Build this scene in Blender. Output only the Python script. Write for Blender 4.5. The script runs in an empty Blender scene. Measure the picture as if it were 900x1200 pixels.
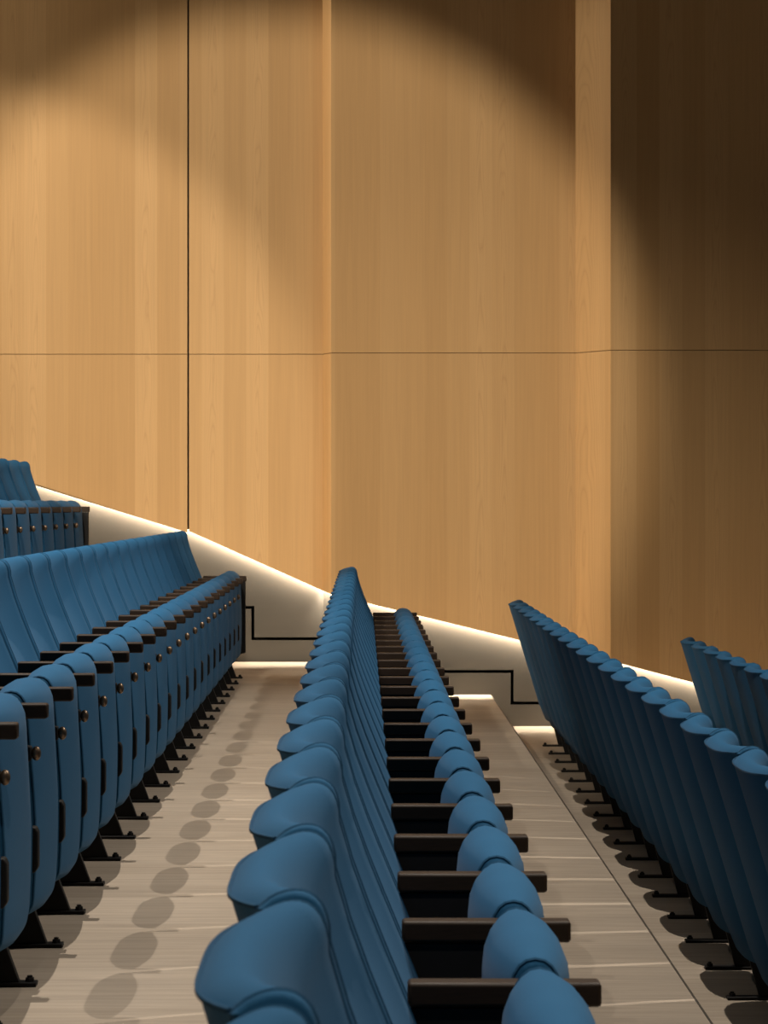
import bpy, bmesh, math
from mathutils import Vector

scene = bpy.context.scene
C = scene.collection

# ----------------------------------------------------------------- camera numbers (900x1200 frame)
F, PX, PY, CAMZ = 3210.0, 425.0, 590.0, 1.268
YW = 18.09                                   # distance of the third wall panel


def srgb(r, g, b):
    f = lambda c: (c / 255) / 12.92 if c / 255 <= 0.04045 else ((c / 255 + 0.055) / 1.055) ** 2.4
    return (f(r), f(g), f(b), 1.0)


# ----------------------------------------------------------------- node helpers
class NT:
    def __init__(self, name):
        self.m = bpy.data.materials.new(name)
        self.m.use_nodes = True
        self.t = self.m.node_tree
        self.b = self.t.nodes['Principled BSDF']

    def n(self, typ, **kw):
        o = self.t.nodes.new(typ)
        for k, v in kw.items():
            if k in o.inputs.keys():
                o.inputs[k].default_value = v
            else:
                setattr(o, k, v)
        return o

    def l(self, a, b):
        self.t.links.new(a, b)

    def math(self, op, a, b=None, c=None):
        o = self.n('ShaderNodeMath', operation=op)
        for i, v in enumerate((a, b, c)):
            if v is None:
                continue
            if isinstance(v, (int, float)):
                o.inputs[i].default_value = v
            else:
                self.l(v, o.inputs[i])
        return o.outputs[0]

    def mix(self, fac, a, b, mode='MIX'):
        o = self.n('ShaderNodeMix', data_type='RGBA', blend_type=mode)
        for idx, v in ((0, fac), (6, a), (7, b)):
            if isinstance(v, (int, float)):
                o.inputs[idx].default_value = v
            elif isinstance(v, tuple):
                o.inputs[idx].default_value = v
            else:
                self.l(v, o.inputs[idx])
        return o.outputs[2]


def wood_panel_mat():
    k = NT('maple_veneer')
    geo = k.n('ShaderNodeNewGeometry')
    sep = k.n('ShaderNodeSeparateXYZ'); k.l(geo.outputs['Position'], sep.inputs[0])
    u = k.math('ADD', sep.outputs[0], sep.outputs[1])
    z = sep.outputs[2]
    # veneer leaves of about 15 cm, each with its own tone
    uw = k.math('MULTIPLY', u, 1 / 0.148)
    leaf = k.math('FLOOR', uw)
    wn = k.n('ShaderNodeTexWhiteNoise', noise_dimensions='1D'); k.l(leaf, wn.inputs['W'])
    # fine grain
    cb = k.n('ShaderNodeCombineXYZ')
    k.l(k.math('MULTIPLY', u, 70), cb.inputs[0]); k.l(k.math('MULTIPLY', z, 1.3), cb.inputs[2])
    k.l(k.math('MULTIPLY', wn.outputs['Value'], 37), cb.inputs[1])
    ng = k.n('ShaderNodeTexNoise', **{'Scale': 1.0, 'Detail': 4.0, 'Roughness': 0.6}); k.l(cb.outputs[0], ng.inputs['Vector'])
    # cathedral figure: rings warped by slow noise inside each leaf
    fr = k.math('SUBTRACT', k.math('FRACT', uw), 0.5)
    cb2 = k.n('ShaderNodeCombineXYZ')
    k.l(k.math('MULTIPLY', u, 9), cb2.inputs[0]); k.l(k.math('MULTIPLY', z, 1.1), cb2.inputs[2])
    k.l(k.math('MULTIPLY', wn.outputs['Value'], 91), cb2.inputs[1])
    nw = k.n('ShaderNodeTexNoise', **{'Scale': 1.0, 'Detail': 2.0}); k.l(cb2.outputs[0], nw.inputs['Vector'])
    ring = k.math('ADD', k.math('MULTIPLY', k.math('MULTIPLY', fr, fr), 34), k.math('ADD', k.math('MULTIPLY', z, 2.2), k.math('MULTIPLY', nw.outputs['Fac'], 9)))
    ringw = k.math('POWER', k.math('ABSOLUTE', k.math('SINE', k.math('MULTIPLY', ring, 3.0))), 0.35)
    # only some leaves show the figure
    fig = k.math('MULTIPLY', k.math('SUBTRACT', 1.0, ringw), k.math('GREATER_THAN', wn.outputs['Value'], 0.55))
    wide = k.n('ShaderNodeTexNoise', **{'Scale': 0.7, 'Detail': 2.0}); k.l(geo.outputs['Position'], wide.inputs['Vector'])
    c = k.mix(wn.outputs['Value'], (0.545, 0.330, 0.140, 1), (0.665, 0.424, 0.198, 1))
    g = k.n('ShaderNodeMapRange', **{'From Min': 0.3, 'From Max': 0.7, 'To Min': 0.95, 'To Max': 1.04}); k.l(ng.outputs['Fac'], g.inputs['Value'])
    gray = k.n('ShaderNodeCombineColor')
    for i in range(3):
        k.l(g.outputs[0], gray.inputs[i])
    c = k.mix(1.0, c, gray.outputs[0], 'MULTIPLY')
    c = k.mix(k.math('MULTIPLY', fig, 0.30), c, (0.33, 0.165, 0.06, 1))
    c = k.mix(k.math('MULTIPLY', wide.outputs['Fac'], 0.12), c, (0.42, 0.24, 0.10, 1))
    k.l(c, k.b.inputs['Base Color'])
    k.b.inputs['Roughness'].default_value = 0.62
    k.b.inputs['Specular IOR Level'].default_value = 0.25
    return k.m


def floor_mat():
    k = NT('grey_oak_floor')
    geo = k.n('ShaderNodeNewGeometry')
    sep = k.n('ShaderNodeSeparateXYZ'); k.l(geo.outputs['Position'], sep.inputs[0])
    x, y, z = sep.outputs
    yw = k.math('MULTIPLY', y, 1 / 0.23)
    board = k.math('ADD', k.math('FLOOR', yw), k.math('MULTIPLY', k.math('FLOOR', k.math('MULTIPLY', z, 5)), 17.3))
    wn = k.n('ShaderNodeTexWhiteNoise', noise_dimensions='1D'); k.l(board, wn.inputs['W'])
    cb = k.n('ShaderNodeCombineXYZ')
    k.l(k.math('MULTIPLY', x, 3.0), cb.inputs[0]); k.l(k.math('MULTIPLY', y, 42), cb.inputs[1])
    k.l(k.math('MULTIPLY', wn.outputs['Value'], 55), cb.inputs[2])
    n1 = k.n('ShaderNodeTexNoise', **{'Scale': 1.0, 'Detail': 5.0, 'Roughness': 0.65, 'Distortion': 0.4}); k.l(cb.outputs[0], n1.inputs['Vector'])
    cb3 = k.n('ShaderNodeCombineXYZ')
    k.l(k.math('MULTIPLY', x, 2.0), cb3.inputs[0]); k.l(k.math('MULTIPLY', y, 7), cb3.inputs[1])
    n2 = k.n('ShaderNodeTexNoise', **{'Scale': 1.0, 'Detail': 3.0}); k.l(cb3.outputs[0], n2.inputs['Vector'])
    c = k.mix(wn.outputs['Value'], (0.365, 0.302, 0.236, 1), (0.43, 0.360, 0.286, 1))
    r = k.n('ShaderNodeMapRange', **{'From Min': 0.32, 'From Max': 0.70, 'To Min': 0.76, 'To Max': 1.16}); k.l(n1.outputs['Fac'], r.inputs['Value'])
    g = k.n('ShaderNodeCombineColor')
    for i in range(3):
        k.l(r.outputs[0], g.inputs[i])
    c = k.mix(1.0, c, g.outputs[0], 'MULTIPLY')
    c = k.mix(k.math('MULTIPLY', n2.outputs['Fac'], 0.5), c, (0.29, 0.25, 0.205, 1))
    k.l(c, k.b.inputs['Base Color'])
    k.b.inputs['Roughness'].default_value = 0.55
    k.b.inputs['Specular IOR Level'].default_value = 0.3
    return k.m


def fabric_mat(name, base, alt):
    k = NT(name)
    tc = k.n('ShaderNodeTexCoord')
    n = k.n('ShaderNodeTexNoise', **{'Scale': 420.0, 'Detail': 2.0}); k.l(tc.outputs['Object'], n.inputs['Vector'])
    n2 = k.n('ShaderNodeTexNoise', **{'Scale': 9.0, 'Detail': 2.0}); k.l(tc.outputs['Object'], n2.inputs['Vector'])
    f = k.math('ADD', k.math('MULTIPLY', n.outputs['Fac'], 0.6), k.math('MULTIPLY', n2.outputs['Fac'], 0.4))
    c = k.mix(f, base, alt)
    k.l(c, k.b.inputs['Base Color'])
    k.b.inputs['Roughness'].default_value = 0.9
    k.b.inputs['Specular IOR Level'].default_value = 0.15
    k.b.inputs['Sheen Weight'].default_value = 0.05
    k.b.inputs['Sheen Roughness'].default_value = 0.45
    k.b.inputs['Sheen Tint'].default_value = (0.75, 0.85, 1, 1)
    bp = k.n('ShaderNodeBump', **{'Strength': 0.12, 'Distance': 0.001}); k.l(n.outputs['Fac'], bp.inputs['Height'])
    k.l(bp.outputs[0], k.b.inputs['Normal'])
    return k.m


def noisy_mat(name, a, b, scale, rough, metal=0.0, spec=0.5, stretch=(1, 1, 1)):
    k = NT(name)
    tc = k.n('ShaderNodeTexCoord')
    mp = k.n('ShaderNodeMapping'); mp.inputs['Scale'].default_value = stretch
    k.l(tc.outputs['Object'], mp.inputs[0])
    n = k.n('ShaderNodeTexNoise', **{'Scale': scale, 'Detail': 4.0}); k.l(mp.outputs[0], n.inputs['Vector'])
    k.l(k.mix(n.outputs['Fac'], a, b), k.b.inputs['Base Color'])
    k.b.inputs['Roughness'].default_value = rough
    k.b.inputs['Metallic'].default_value = metal
    k.b.inputs['Specular IOR Level'].default_value = spec
    return k.m


M = {
    'wood': wood_panel_mat(),
    'floor': floor_mat(),
    'fabric': fabric_mat('blue_wool_fabric', (0.012, 0.078, 0.172, 1), (0.018, 0.104, 0.222, 1)),
    'piping': fabric_mat('blue_piping_fabric', (0.008, 0.054, 0.118, 1), (0.012, 0.070, 0.148, 1)),
    'arm': noisy_mat('dark_walnut', (0.014, 0.009, 0.006, 1), (0.036, 0.021, 0.012, 1), 30, 0.5, 0, 0.2, (1, 14, 14)),
    'black': noisy_mat('black_steel', (0.006, 0.006, 0.006, 1), (0.011, 0.010, 0.010, 1), 60, 0.6, 0, 0.2),
    'bronze': noisy_mat('bronze_metal', (0.17, 0.12, 0.08, 1), (0.24, 0.17, 0.115, 1), 80, 0.4, 0.8),
    'plaster': noisy_mat('grey_plaster', (0.066, 0.060, 0.051, 1), (0.080, 0.073, 0.062, 1), 3.0, 0.8, 0, 0.2, (0.5, 1, 2.5)),
    'gap': noisy_mat('dark_backing', (0.020, 0.016, 0.012, 1), (0.026, 0.021, 0.016, 1), 5, 0.9, 0, 0.1),
    'nosing': noisy_mat('dark_edge_trim', (0.045, 0.036, 0.028, 1), (0.06, 0.048, 0.036, 1), 20, 0.6),
}


# ----------------------------------------------------------------- mesh helpers
def link(name, bm, mat, parent=None, angle=40, bevel=0.0):
    bmesh.ops.recalc_face_normals(bm, faces=bm.faces)
    me = bpy.data.meshes.new(name)
    bm.to_mesh(me); bm.free()
    me.materials.append(mat)
    for p in me.polygons:
        p.use_smooth = True
    me.set_sharp_from_angle(angle=math.radians(angle))
    o = bpy.data.objects.new(name, me)
    C.objects.link(o)
    if bevel:
        md = o.modifiers.new('bevel', 'BEVEL'); md.width = bevel; md.segments = 2; md.limit_method = 'ANGLE'
    if parent:
        o.parent = parent
    return o


def loft(sections, cap=True):
    """sections: list of equally long closed loops of 3-D points"""
    bm = bmesh.new()
    rings = [[bm.verts.new(p) for p in s] for s in sections]
    n = len(rings[0])
    for a, b in zip(rings, rings[1:]):
        for i in range(n):
            j = (i + 1) % n
            bm.faces.new((a[i], a[j], b[j], b[i]))
    if cap:
        bm.faces.new(rings[0]); bm.faces.new(list(reversed(rings[-1])))
    return bm


def add_poly(bm, pts, d):
    """closed polygon of 3-D points extruded by vector d"""
    a = [bm.verts.new(p) for p in pts]
    b = [bm.verts.new(Vector(p) + Vector(d)) for p in pts]
    bm.faces.new(a); bm.faces.new(list(reversed(b)))
    n = len(pts)
    for i in range(n):
        j = (i + 1) % n
        bm.faces.new((a[j], a[i], b[i], b[j]))


def xz_plate(poly, y0, y1):
    bm = bmesh.new()
    add_poly(bm, [(x, y0, z) for x, z in poly], (0, y1 - y0, 0))
    return bm


def add_box(bm, x0, x1, y0, y1, z0, z1):
    add_poly(bm, [(x0, y0, z0), (x1, y0, z0), (x1, y1, z0), (x0, y1, z0)], (0, 0, z1 - z0))


def add_tube(bm, pts, r, seg=6):
    pts = [Vector(p) for p in pts]
    rings = []
    for i, p in enumerate(pts):
        t = (pts[min(i + 1, len(pts) - 1)] - pts[max(i - 1, 0)]).normalized()
        ref = Vector((0, 1, 0)) if abs(t.y) < 0.9 else Vector((0, 0, 1))
        a = t.cross(ref).normalized(); b = t.cross(a)
        rings.append([bm.verts.new(p + r * (math.cos(2 * math.pi * k / seg) * a + math.sin(2 * math.pi * k / seg) * b)) for k in range(seg)])
    for q, w in zip(rings, rings[1:]):
        for i in range(seg):
            j = (i + 1) % seg
            bm.faces.new((q[i], q[j], w[j], w[i]))
    bm.faces.new(rings[0]); bm.faces.new(list(reversed(rings[-1])))


def bez(p0, p1, p2, p3, n):
    out = []
    for i in range(n + 1):
        t = i / n; s = 1 - t
        out.append(tuple(s**3 * a + 3 * s * s * t * b + 3 * s * t * t * c + t**3 * d for a, b, c, d in zip(p0, p1, p2, p3)))
    return out


def inset_loop(loop, d):
    """shrink a closed 2-D loop by d along its vertex normals"""
    if d == 0:
        return loop
    n = len(loop); area = sum(loop[i][0] * loop[(i + 1) % n][1] - loop[(i + 1) % n][0] * loop[i][1] for i in range(n))
    s = 1 if area > 0 else -1
    out = []
    for i in range(n):
        x0, z0 = loop[i - 1]; x1, z1 = loop[(i + 1) % n]
        tx, tz = x1 - x0, z1 - z0
        L = math.hypot(tx, tz) or 1
        out.append((loop[i][0] - s * tz / L * d, loop[i][1] + s * tx / L * d))
    return out


# ----------------------------------------------------------------- theatre seat, local: x forward (arm tip = 0), y along the row, z up
BW = 0.2425      # backrest half width
SW = 0.236      # tipped cushion half width
PITCH = 0.53
STATIONS = [0, .2, .4, .58, .74, .87, .95]


FRONT = [(0.20, -0.185), (0.42, -0.200), (0.50, -0.232), (0.62, -0.281), (0.70, -0.315), (0.79, -0.348), (0.875, -0.372), (0.95, -0.392)]


def interp(tab, z):
    for (a, va), (b, vb) in zip(tab, tab[1:]):
        if z <= b:
            return va + (vb - va) * (z - a) / (b - a)
    return tab[-1][1]


def back_loop(t):
    a = abs(t)
    rear = lambda z: -0.461 + (0.868 - z) * 0.306 + 0.037 * a ** 3.4
    dip = 0.036 * (1 - a ** 2.0)
    front = lambda z: interp(FRONT, z) + 0.008 * a ** 4 - dip * min(1, max(0.35, (z - 0.4) / 0.3))
    lp = []
    zr = 0.868 + 0.006 * a * a
    nr = 9
    for i in range(nr):                                   # rear face, bottom to top
        z = 0.19 + (zr - 0.19) * i / (nr - 1)
        lp.append((rear(z) + (0.012 if i == 0 else 0.0), z - (0.006 if i == 0 else 0)))
    ze = 0.842 - 0.075 * (1 - a * a)
    xr, xf = rear(zr), front(ze)
    top = bez((xr, zr), (xr + 0.022, zr + 0.024), (front(0.89) + 0.014, 0.908), (xf, ze), 12)
    lp += top[1:]
    for i in range(1, 8):                                 # front face, top to bottom
        z = ze - (ze - 0.42) * i / 7
        lp.append((front(z), z))
    lp.append((rear(0.39) + 0.115, 0.385))
    lp.append((rear(0.33) + 0.055, 0.345))
    lp.append((rear(0.25) + 0.045, 0.26))
    lp.append((rear(0.20) + 0.040, 0.192))
    lp.append((rear(0.18) + 0.025, 0.180))
    return lp, nr


def pad_loop(t):
    a = abs(t)
    hx0 = 0.062 * (1 - 0.20 * a ** 2.4)
    hx1 = 0.062 * (1 - 0.42 * a ** 2.2)                   # narrower towards the arched edge
    zt = 0.657 - 0.014 * a ** 2.0
    zb = 0.130 + 0.014 * a * a
    xc = -0.086
    lp = []
    top, bot = 0.080 - 0.025 * a, 0.045
    zs = zt - top
    hx = lambda z: hx1 + (hx0 - hx1) * min(1, max(0, (zs - z) / 0.22))
    for i in range(11):                                   # top arch, rear to front
        th = math.pi - math.pi * i / 10
        c, s = math.cos(th), math.sin(th)
        c = math.copysign(abs(c) ** 0.9, c)
        lp.append((xc + hx1 * c, zs + top * abs(s) ** 0.95))
    for i in range(1, 7):
        q = i / 7
        z = zs + (zb + bot - zs) * q
        lp.append((xc + hx(z) + 0.004 * math.sin(math.pi * q * 0.9), z))
    for i in range(9):                                    # bottom roll
        th = -math.pi * i / 8
        lp.append((xc + hx0 * math.copysign(abs(math.cos(th)) ** 0.7, math.cos(th)), zb + bot + bot * math.sin(th)))
    for i in range(1, 7):
        q = i / 7
        z = (zb + bot) + (zs - zb - bot) * q
        lp.append((xc - hx(z), z))
    return lp


def cushion(loopf, w, roll, ins=None):
    ins = roll if ins is None else ins
    secs = []
    ys = []
    full = [(-s, 0) for s in reversed(STATIONS[1:])] + [(s, 0) for s in STATIONS]
    secs.append((-w, 1, ins)); secs.append((-w + roll * 0.3, 1, ins * 0.3))
    inner = (w - roll) / w
    for t, _ in full:
        secs.append((t / 0.95 * (w - roll), abs(t) / 0.95, 0))
    secs.append((w - roll * 0.3, 1, ins * 0.3)); secs.append((w, 1, ins))
    return loft([[(x, y, z) for x, z in inset_loop(loopf(t), d)] for y, t, d in secs])


root0 = bpy.data.objects.new('theatre_seat', None)
C.objects.link(root0)
root0.empty_display_size = 0.1

back = link('backrest', cushion(lambda t: back_loop(t)[0], BW, 0.014, 0.006), M['fabric'], root0, 55)
lp, nr = back_loop(1)
for sgn in (-1, 1):
    bm = bmesh.new()
    add_tube(bm, [(x, sgn * (BW - 0.013), z) for x, z in inset_loop(lp, 0.001)[0:nr + 18]], 0.0024, 5)
    link('piping', bm, M['piping'], back, 60)
rear_edge = []
for i in range(-10, 11):
    l2, _ = back_loop(i / 10)
    rear_edge.append((l2[nr - 1][0], i / 10 * (BW - 0.013), l2[nr - 1][1] + 0.001))
bm = bmesh.new()
add_tube(bm, rear_edge, 0.0030, 5)
link('piping', bm, M['piping'], back, 60)

pad = link('seat_cushion', cushion(pad_loop, SW, 0.012), M['fabric'], root0, 55)
lp = pad_loop(1)
for sgn in (-1, 1):
    bm = bmesh.new()
    pts = [(x, sgn * (SW - 0.008), z) for x, z in inset_loop(lp, 0.001)]
    add_tube(bm, pts + pts[:1], 0.0034, 5)
    link('piping', bm, M['piping'], pad, 60)

HP = PITCH / 2


def side_parts(root, y, end=False, bolts=True):
    bm = bmesh.new()
    add_box(bm, -0.262, 0.0, y - 0.0215, y + 0.0215, 0.587, 0.62)
    link('armrest', bm, M['arm'], root, 40, 0.005)
    if end:
        link('end_panel', xz_plate([(-0.262, 0.586), (-0.006, 0.586), (-0.006, 0.155), (-0.05, 0.145), (-0.19, 0.15), (-0.262, 0.36)], y - 0.021, y + 0.021), M['black'], root, 40, 0.003)
    else:
        link('side_support', xz_plate([(-0.258, 0.586), (-0.062, 0.586), (-0.060, 0.53), (-0.036, 0.525), (-0.036, 0.495), (-0.060, 0.49), (-0.062, 0.23), (-0.20, 0.23), (-0.19, 0.40), (-0.258, 0.52)], y - 0.016, y + 0.016), M['black'], root, 40, 0.002)
        link('hinge_bracket', xz_plate([(-0.070, 0.350), (-0.026, 0.350), (-0.020, 0.338), (-0.020, 0.262), (-0.027, 0.250), (-0.070, 0.250)], y - 0.019, y + 0.019), M['black'], root, 40, 0.003)
        bm = bmesh.new()
        bmesh.ops.create_uvsphere(bm, u_segments=12, v_segments=8, radius=1)
        for v in bm.verts:
            v.co = Vector((-0.026 + v.co.x * 0.011, y + v.co.y * 0.011, 0.510 + v.co.z * 0.016))
        link('knob', bm, M['bronze'], root, 60)
    link('leg', xz_plate([(-0.148, 0.0095), (-0.062, 0.0095), (-0.095, 0.10), (-0.130, 0.235), (-0.205, 0.235), (-0.172, 0.10)], y - 0.013, y + 0.013), M['black'], root, 40, 0.002)
    fp = bmesh.new()
    add_box(fp, -0.244, -0.024, y - 0.020, y + 0.020, 0.0, 0.010)
    fo = link('foot_plate', fp, M['black'], root, 40, 0.002)
    if bolts:
        for bx in (-0.228, -0.040):
            bm = bmesh.new()
            bmesh.ops.create_cone(bm, cap_ends=True, segments=6, radius1=0.011, radius2=0.010, depth=0.009)
            for v in bm.verts:
                v.co += Vector((bx, y, 0.0140))
            add_tube(bm, [(bx, y, 0.018), (bx, y, 0.023)], 0.006, 8)
            link('bolt', bm, M['black'], fo, 30)


side_parts(root0, -HP)
# the closing side at the far end of a row: kept as a second prototype hung on the first copy that needs it
end_proto = bpy.data.objects.new('theatre_seat', None)
C.objects.link(end_proto)
for o in list(root0.children):
    c = o.copy(); C.objects.link(c); c.parent = end_proto
    for g in o.children:
        d = g.copy(); C.objects.link(d); d.parent = c
side_parts(end_proto, HP, end=True)


def copy_tree(o, parent=None):
    c = o.copy(); C.objects.link(c)
    if parent:
        c.parent = parent
    for ch in list(o.children):
        copy_tree(ch, c)
    return c


ORD = ['', 'first', 'second', 'third', 'fourth', 'fifth', 'sixth', 'seventh', 'eighth', 'ninth', 'tenth', 'eleventh', 'twelfth',
       'thirteenth', 'fourteenth', 'fifteenth', 'sixteenth', 'seventeenth', 'eighteenth', 'nineteenth', 'twentieth', 'twenty-first',
       'twenty-second', 'twenty-third', 'twenty-fourth', 'twenty-fifth', 'twenty-sixth', 'twenty-seventh', 'twenty-eighth', 'twenty-ninth']

R = 0.2097                                    # riser
used = {'root': False, 'end': False}


def row(xtip, z, y_end, pitch, count, phrase, group, skew=0.0):
    """seats counted from the far end (next to the wooden wall) towards the camera"""
    for i in range(count):
        src, key = (end_proto, 'end') if i == 0 else (root0, 'root')
        if used[key]:
            o = copy_tree(src)
        else:
            o = src; used[key] = True
        yc = y_end - pitch * (i + 0.5)
        o.location = (xtip + skew * (yc - 6.0), yc, z)
        o.scale = (1, pitch / PITCH, 1)
        if i == 0:
            lab = 'blue theatre seat at the wall end of ' + phrase
        else:
            lab = 'blue theatre seat, %s from the wall end of %s' % (ORD[i + 1], phrase)
        o['label'] = lab
        o['category'] = 'seat'
        o['group'] = group


row(-0.690, R, 16.57, 0.528, 22, 'the left aisle row', 'tipped-up seats of the row left of the left aisle', -0.0012)
row(0.323, 0.0, 16.267, 0.5455, 27, 'the middle row', 'tipped-up seats of the middle row', 0.0)
row(1.326, -R, 16.67, 0.5317, 21, 'the right row of turned backs', 'seats of the right row seen from behind', 0.0012)
row(2.334, -2 * R, 16.32, 0.54, 7, 'the far right row', 'seats of the row at the far right edge')
row(-1.650, 3 * R, 16.55, 0.522, 8, 'the raised left row', 'seats of the raised row at the left edge')


# ----------------------------------------------------------------- setting
def struct(o):
    o['kind'] = 'structure'
    return o


def box_obj(name, x0, x1, y0, y1, z0, z1, mat, parent=None, bevel=0.0):
    bm = bmesh.new(); add_box(bm, x0, x1, y0, y1, z0, z1)
    return link(name, bm, mat, parent, 40, bevel)


E1, E2, E3 = -0.158, 0.850, 1.858             # tier edges
YB = 18.20
Y0 = -1.5
struct(box_obj('floor', E1, E2, Y0, YB, -1.3, 0.0, M['floor']))
struct(box_obj('floor', -1.09, E1, Y0, YB + .1, -1.3, R, M['floor']))
struct(box_obj('floor', E2, E3, Y0, YB, -1.3, -R, M['floor']))
struct(box_obj('floor', E3, 7.0, Y0, YB, -1.3, -2 * R, M['floor']))
struct(box_obj('floor', -6.0, -1.09, Y0, YB + .1, -1.3, 3 * R, M['floor']))
struct(box_obj('floor', -1.09, -0.862, 16.80, YB + .1, R, 2 * R, M['floor']))   # half step in the side aisle
for i, (x, z) in enumerate(((E1, R), (E2, 0.0), (E3, -R))):
    struct(box_obj('trim_%d' % (i + 1), x - 0.002, x + 0.004, Y0, 18.08, z - 0.035, z + 0.0015, M['nosing'], None, 0.001))


def wx(px, Y):
    return (px - PX) / F * Y


def wz(py, Y):
    return CAMZ - (py - PY) / F * Y


YA, YP, YQ = 18.24, 18.09, 17.76              # plan depths of the stepped wall
XG = wx(220.5, YA)
# plan runs: (x0, Y0, x1, Y1, bottom z at x0, bottom z at x1)
b1 = lambda px: wz(566.4 + (px - 38.7) * 57.2 / 180.3, YA)
b2 = lambda px: wz(626.0 + (px - 229.0) * 0.4437, YA)
b3 = lambda px: wz(706.0 + (px - 428.0) * 0.2443, YP)
b4 = lambda px: wz(776.3 + (px - 722.5) * 0.2625, YQ)
pxA = lambda x: x * F / YA + PX
XL, XR = -5.0, 6.5
runs = [
    (XL, YA, XG - 0.006, YA, b1(pxA(XL)), b1(220)),
    (XG + 0.006, YA, wx(378, YA), YA, b2(221), b2(378)),
    (wx(378, YA), YA, wx(388, YP), YP, b2(378), b3(388)),
    (wx(388, YP), YP, wx(674.5, YP), YP, b3(388), b3(674.5)),
    (wx(674.5, YP), YP, wx(715.5, YQ), YQ, b3(674.5), b4(715.5)),
    (wx(715.5, YQ), YQ, XR, YQ, b4(715.5), b4(XR * F / YQ + PX)),
]
wall = struct(box_obj('wall_back', XL, XR, 18.55, 18.75, -1.3, 7.0, M['gap']))
SEAM = 2.262
link('gap_light_blocker', xz_plate([(XG - 0.08, b1(220) + 0.02), (XG + 0.08, b1(220) + 0.02), (XG + 0.08, 7.0), (XG - 0.08, 7.0)], YA + 0.046, YA + 0.052), M['gap'], wall, 40)  # added dark strip that stops slot light leaking through the panel gap
TOP = 7.0
g = 0.002
for x0, y0, x1, y1, zb0, zb1 in runs:
    bm = bmesh.new()
    add_poly(bm, [(x0, y0, zb0), (x1, y1, zb1), (x1, y1, SEAM - g), (x0, y0, SEAM - g)], (0, 0.045, 0))
    link('wood_panel', bm, M['wood'], wall, 40)
    bm = bmesh.new()
    add_poly(bm, [(x0, y0, SEAM + g), (x1, y1, SEAM + g), (x1, y1, TOP), (x0, y0, TOP)], (0, 0.045, 0))
    link('wood_panel', bm, M['wood'], wall, 40)

# plaster plinth below the panels, set back behind the light slot, with a stepped recessed line along the tiers
SET = 0.085
SK = 0.163
GAPW = 0.020
steps = [(-9.0, 3 * R), (wx(298, YA + SET) - 1.0, 2 * R), (wx(298, YA + SET), R), (wx(450, YP + SET), 0.0), (wx(602, YP + SET), -R), (wx(602, YP + SET) + 1.008, -2 * R)]


def floor_z(x):
    z = steps[0][1]
    for xs, zz in steps:
        if x >= xs:
            z = zz
    return z


def zig(xa, xb):
    """list of (x, floor z) corners of the stepped line between xa and xb"""
    out = [(xa, floor_z(xa + 1e-4))]
    for xs, zz in steps:
        if xa < xs < xb:
            out.append((xs, floor_z(xs - 1e-3))); out.append((xs, zz))
    out.append((xb, floor_z(xb - 1e-4)))
    return out


pruns = [(XL, YA, XG + 0.03, YA - 0.0), (XG + 0.03, YA, wx(379, YA), YA), (wx(379, YA), YA, wx(391, YP), YP), (wx(391, YP), YP, wx(678, YP), YP),
         (wx(678, YP), YP, wx(718, YQ), YQ), (wx(718, YQ), YQ, XR, YQ)]
for x0, y0, x1, y1 in pruns:
    yy = lambda x: y0 + (y1 - y0) * (x - x0) / (x1 - x0) + SET
    zz = zig(x0, x1)
    bm = bmesh.new()
    poly = [(x + (GAPW if False else 0), yy(x), z + SK) for x, z in zz] + [(x1, yy(x1), 2.2 if x1 < 0 else 1.2), (x0, yy(x0), 2.2 if x0 < 0 else 1.2)]
    add_poly(bm, poly, (0, 0.05, 0))
    link('plinth', bm, M['plaster'], wall, 40)
    bm = bmesh.new()
    poly = [(x - (GAPW if 0 < i < len(zz) - 1 else 0), yy(x), z + SK - GAPW) for i, (x, z) in enumerate(zz)] + [(x1, yy(x1), -1.2), (x0, yy(x0), -1.2)]
    add_poly(bm, poly, (0, 0.05, 0))
    link('skirting', bm, M['plaster'], wall, 40)


# ----------------------------------------------------------------- lights
def spot(name, loc, target, watts, angle, blend, radius, color):
    d = bpy.data.lights.new(name, 'SPOT')
    d.energy = watts; d.spot_size = math.radians(angle); d.spot_blend = blend; d.shadow_soft_size = radius; d.color = color
    o = bpy.data.objects.new(name, d); C.objects.link(o)
    o.location = loc
    o.rotation_euler = (Vector(target) - Vector(loc)).to_track_quat('-Z', 'Y').to_euler()
    return o


WARM = (1.0, 0.86, 0.68)
NEUT = (1.0, 0.90, 0.78)
LAMPS = [
    # name, location, target, W, cone, blend, radius, colour
    ('wall_profile_spot', (-3.0, 9.0, 5.6), (-2.65, 18.2, 1.68), 1350, 29, 0.30, 0.06, WARM),
    ('wall_profile_spot', (-1.6, 9.0, 5.6), (-0.58, 18.2, 2.10), 1850, 31, 0.36, 0.06, WARM),
    ('wall_fill', (-4.0, 8.0, 6.0), (0.9, 18.2, -0.9), 1600, 40, 1.0, 0.05, WARM),  # added fill, no real fixture: lifts the lower right of the wall
    ('grazing_spot', (-6.5, 17.70, 5.2), (1.5, 17.75, 2.2), 900, 40, 0.5, 0.05, WARM),
    ('house_and_fill_spot', (4.5, 9.0, 7.7), (0.0, 8.5, 0), 1650, 104, 0.4, 0.03, NEUT),
    ('house_and_fill_spot', (-1.0, 8.5, 9.5), (0.0, 8.5, 0), 2500, 84, 0.4, 0.03, NEUT),
    ('house_and_fill_spot', (0.6, 1.5, 9.5), (0.0, 2.2, 0), 1500, 50, 0.6, 0.03, NEUT),  # added fill over the camera end, brightens the nearest seat tops
]
for l in LAMPS:
    spot(*l)
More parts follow.
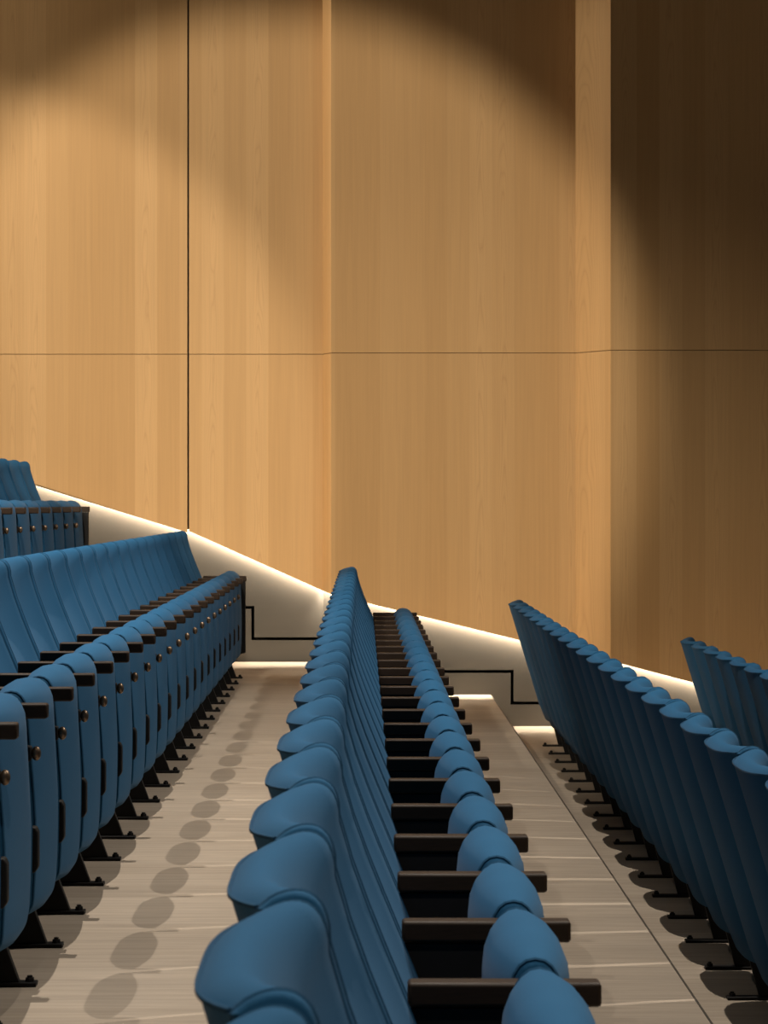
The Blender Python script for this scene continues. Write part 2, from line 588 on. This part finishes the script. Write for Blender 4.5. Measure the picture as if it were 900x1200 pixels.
# a slot-shaped downlight over the left aisle: wide along the row, narrow across it
aisle = spot('aisle_downlight', (-2.5, 9.2, 5.57), (-2.5, 9.2, 0), 820, 126, 0.5, 0.03, NEUT)
aisle.rotation_euler = (0, 0, 0)
aisle.scale = (0.38, 1, 1)

# slot lights behind the lower edge of each panel
LEDW = 20.0
for x0, y0, x1, y1, zb0, zb1 in runs:
    L = math.sqrt((x1 - x0) ** 2 + (y1 - y0) ** 2 + (zb1 - zb0) ** 2)
    d = bpy.data.lights.new('slot_light', 'AREA')
    d.shape = 'RECTANGLE'; d.size = L; d.size_y = 0.016
    d.energy = LEDW * L; d.color = (1.0, 0.86, 0.68)
    o = bpy.data.objects.new('slot_light', d); C.objects.link(o)
    o.location = ((x0 + x1) / 2, (y0 + y1) / 2 + 0.070, (zb0 + zb1) / 2 + 0.03)
    xa = Vector((x1 - x0, y1 - y0, zb1 - zb0)).normalized()
    za = Vector((0, 0, 1)); za = (za - xa * za.dot(xa)).normalized()
    ya = za.cross(xa)
    from mathutils import Matrix
    o.rotation_euler = Matrix((xa, ya, za)).transposed().to_euler()

w = bpy.data.worlds.new('world'); scene.world = w
w.use_nodes = True
w.node_tree.nodes['Background'].inputs[0].default_value = (1.0, 0.86, 0.72, 1)
w.node_tree.nodes['Background'].inputs[1].default_value = 0.020

# ----------------------------------------------------------------- camera
cam = bpy.data.cameras.new('camera')
cam.sensor_fit = 'AUTO'; cam.sensor_width = 36.0
cam.lens = F / 1200 * 36.0
cam.shift_x = (450 - PX) / 1200
cam.shift_y = (PY - 600) / 1200
cam.clip_start = 0.05
cam.dof.use_dof = True; cam.dof.focus_distance = 9.0; cam.dof.aperture_fstop = 22
co = bpy.data.objects.new('camera', cam); C.objects.link(co)
co.location = (0, 0, CAMZ); co.rotation_euler = (math.pi / 2, 0, 0)
scene.camera = co

vs = scene.view_settings
vs.view_transform = 'Standard'; vs.look = 'None'; vs.gamma = 1; vs.exposure = 0.0; vs.use_curve_mapping = False
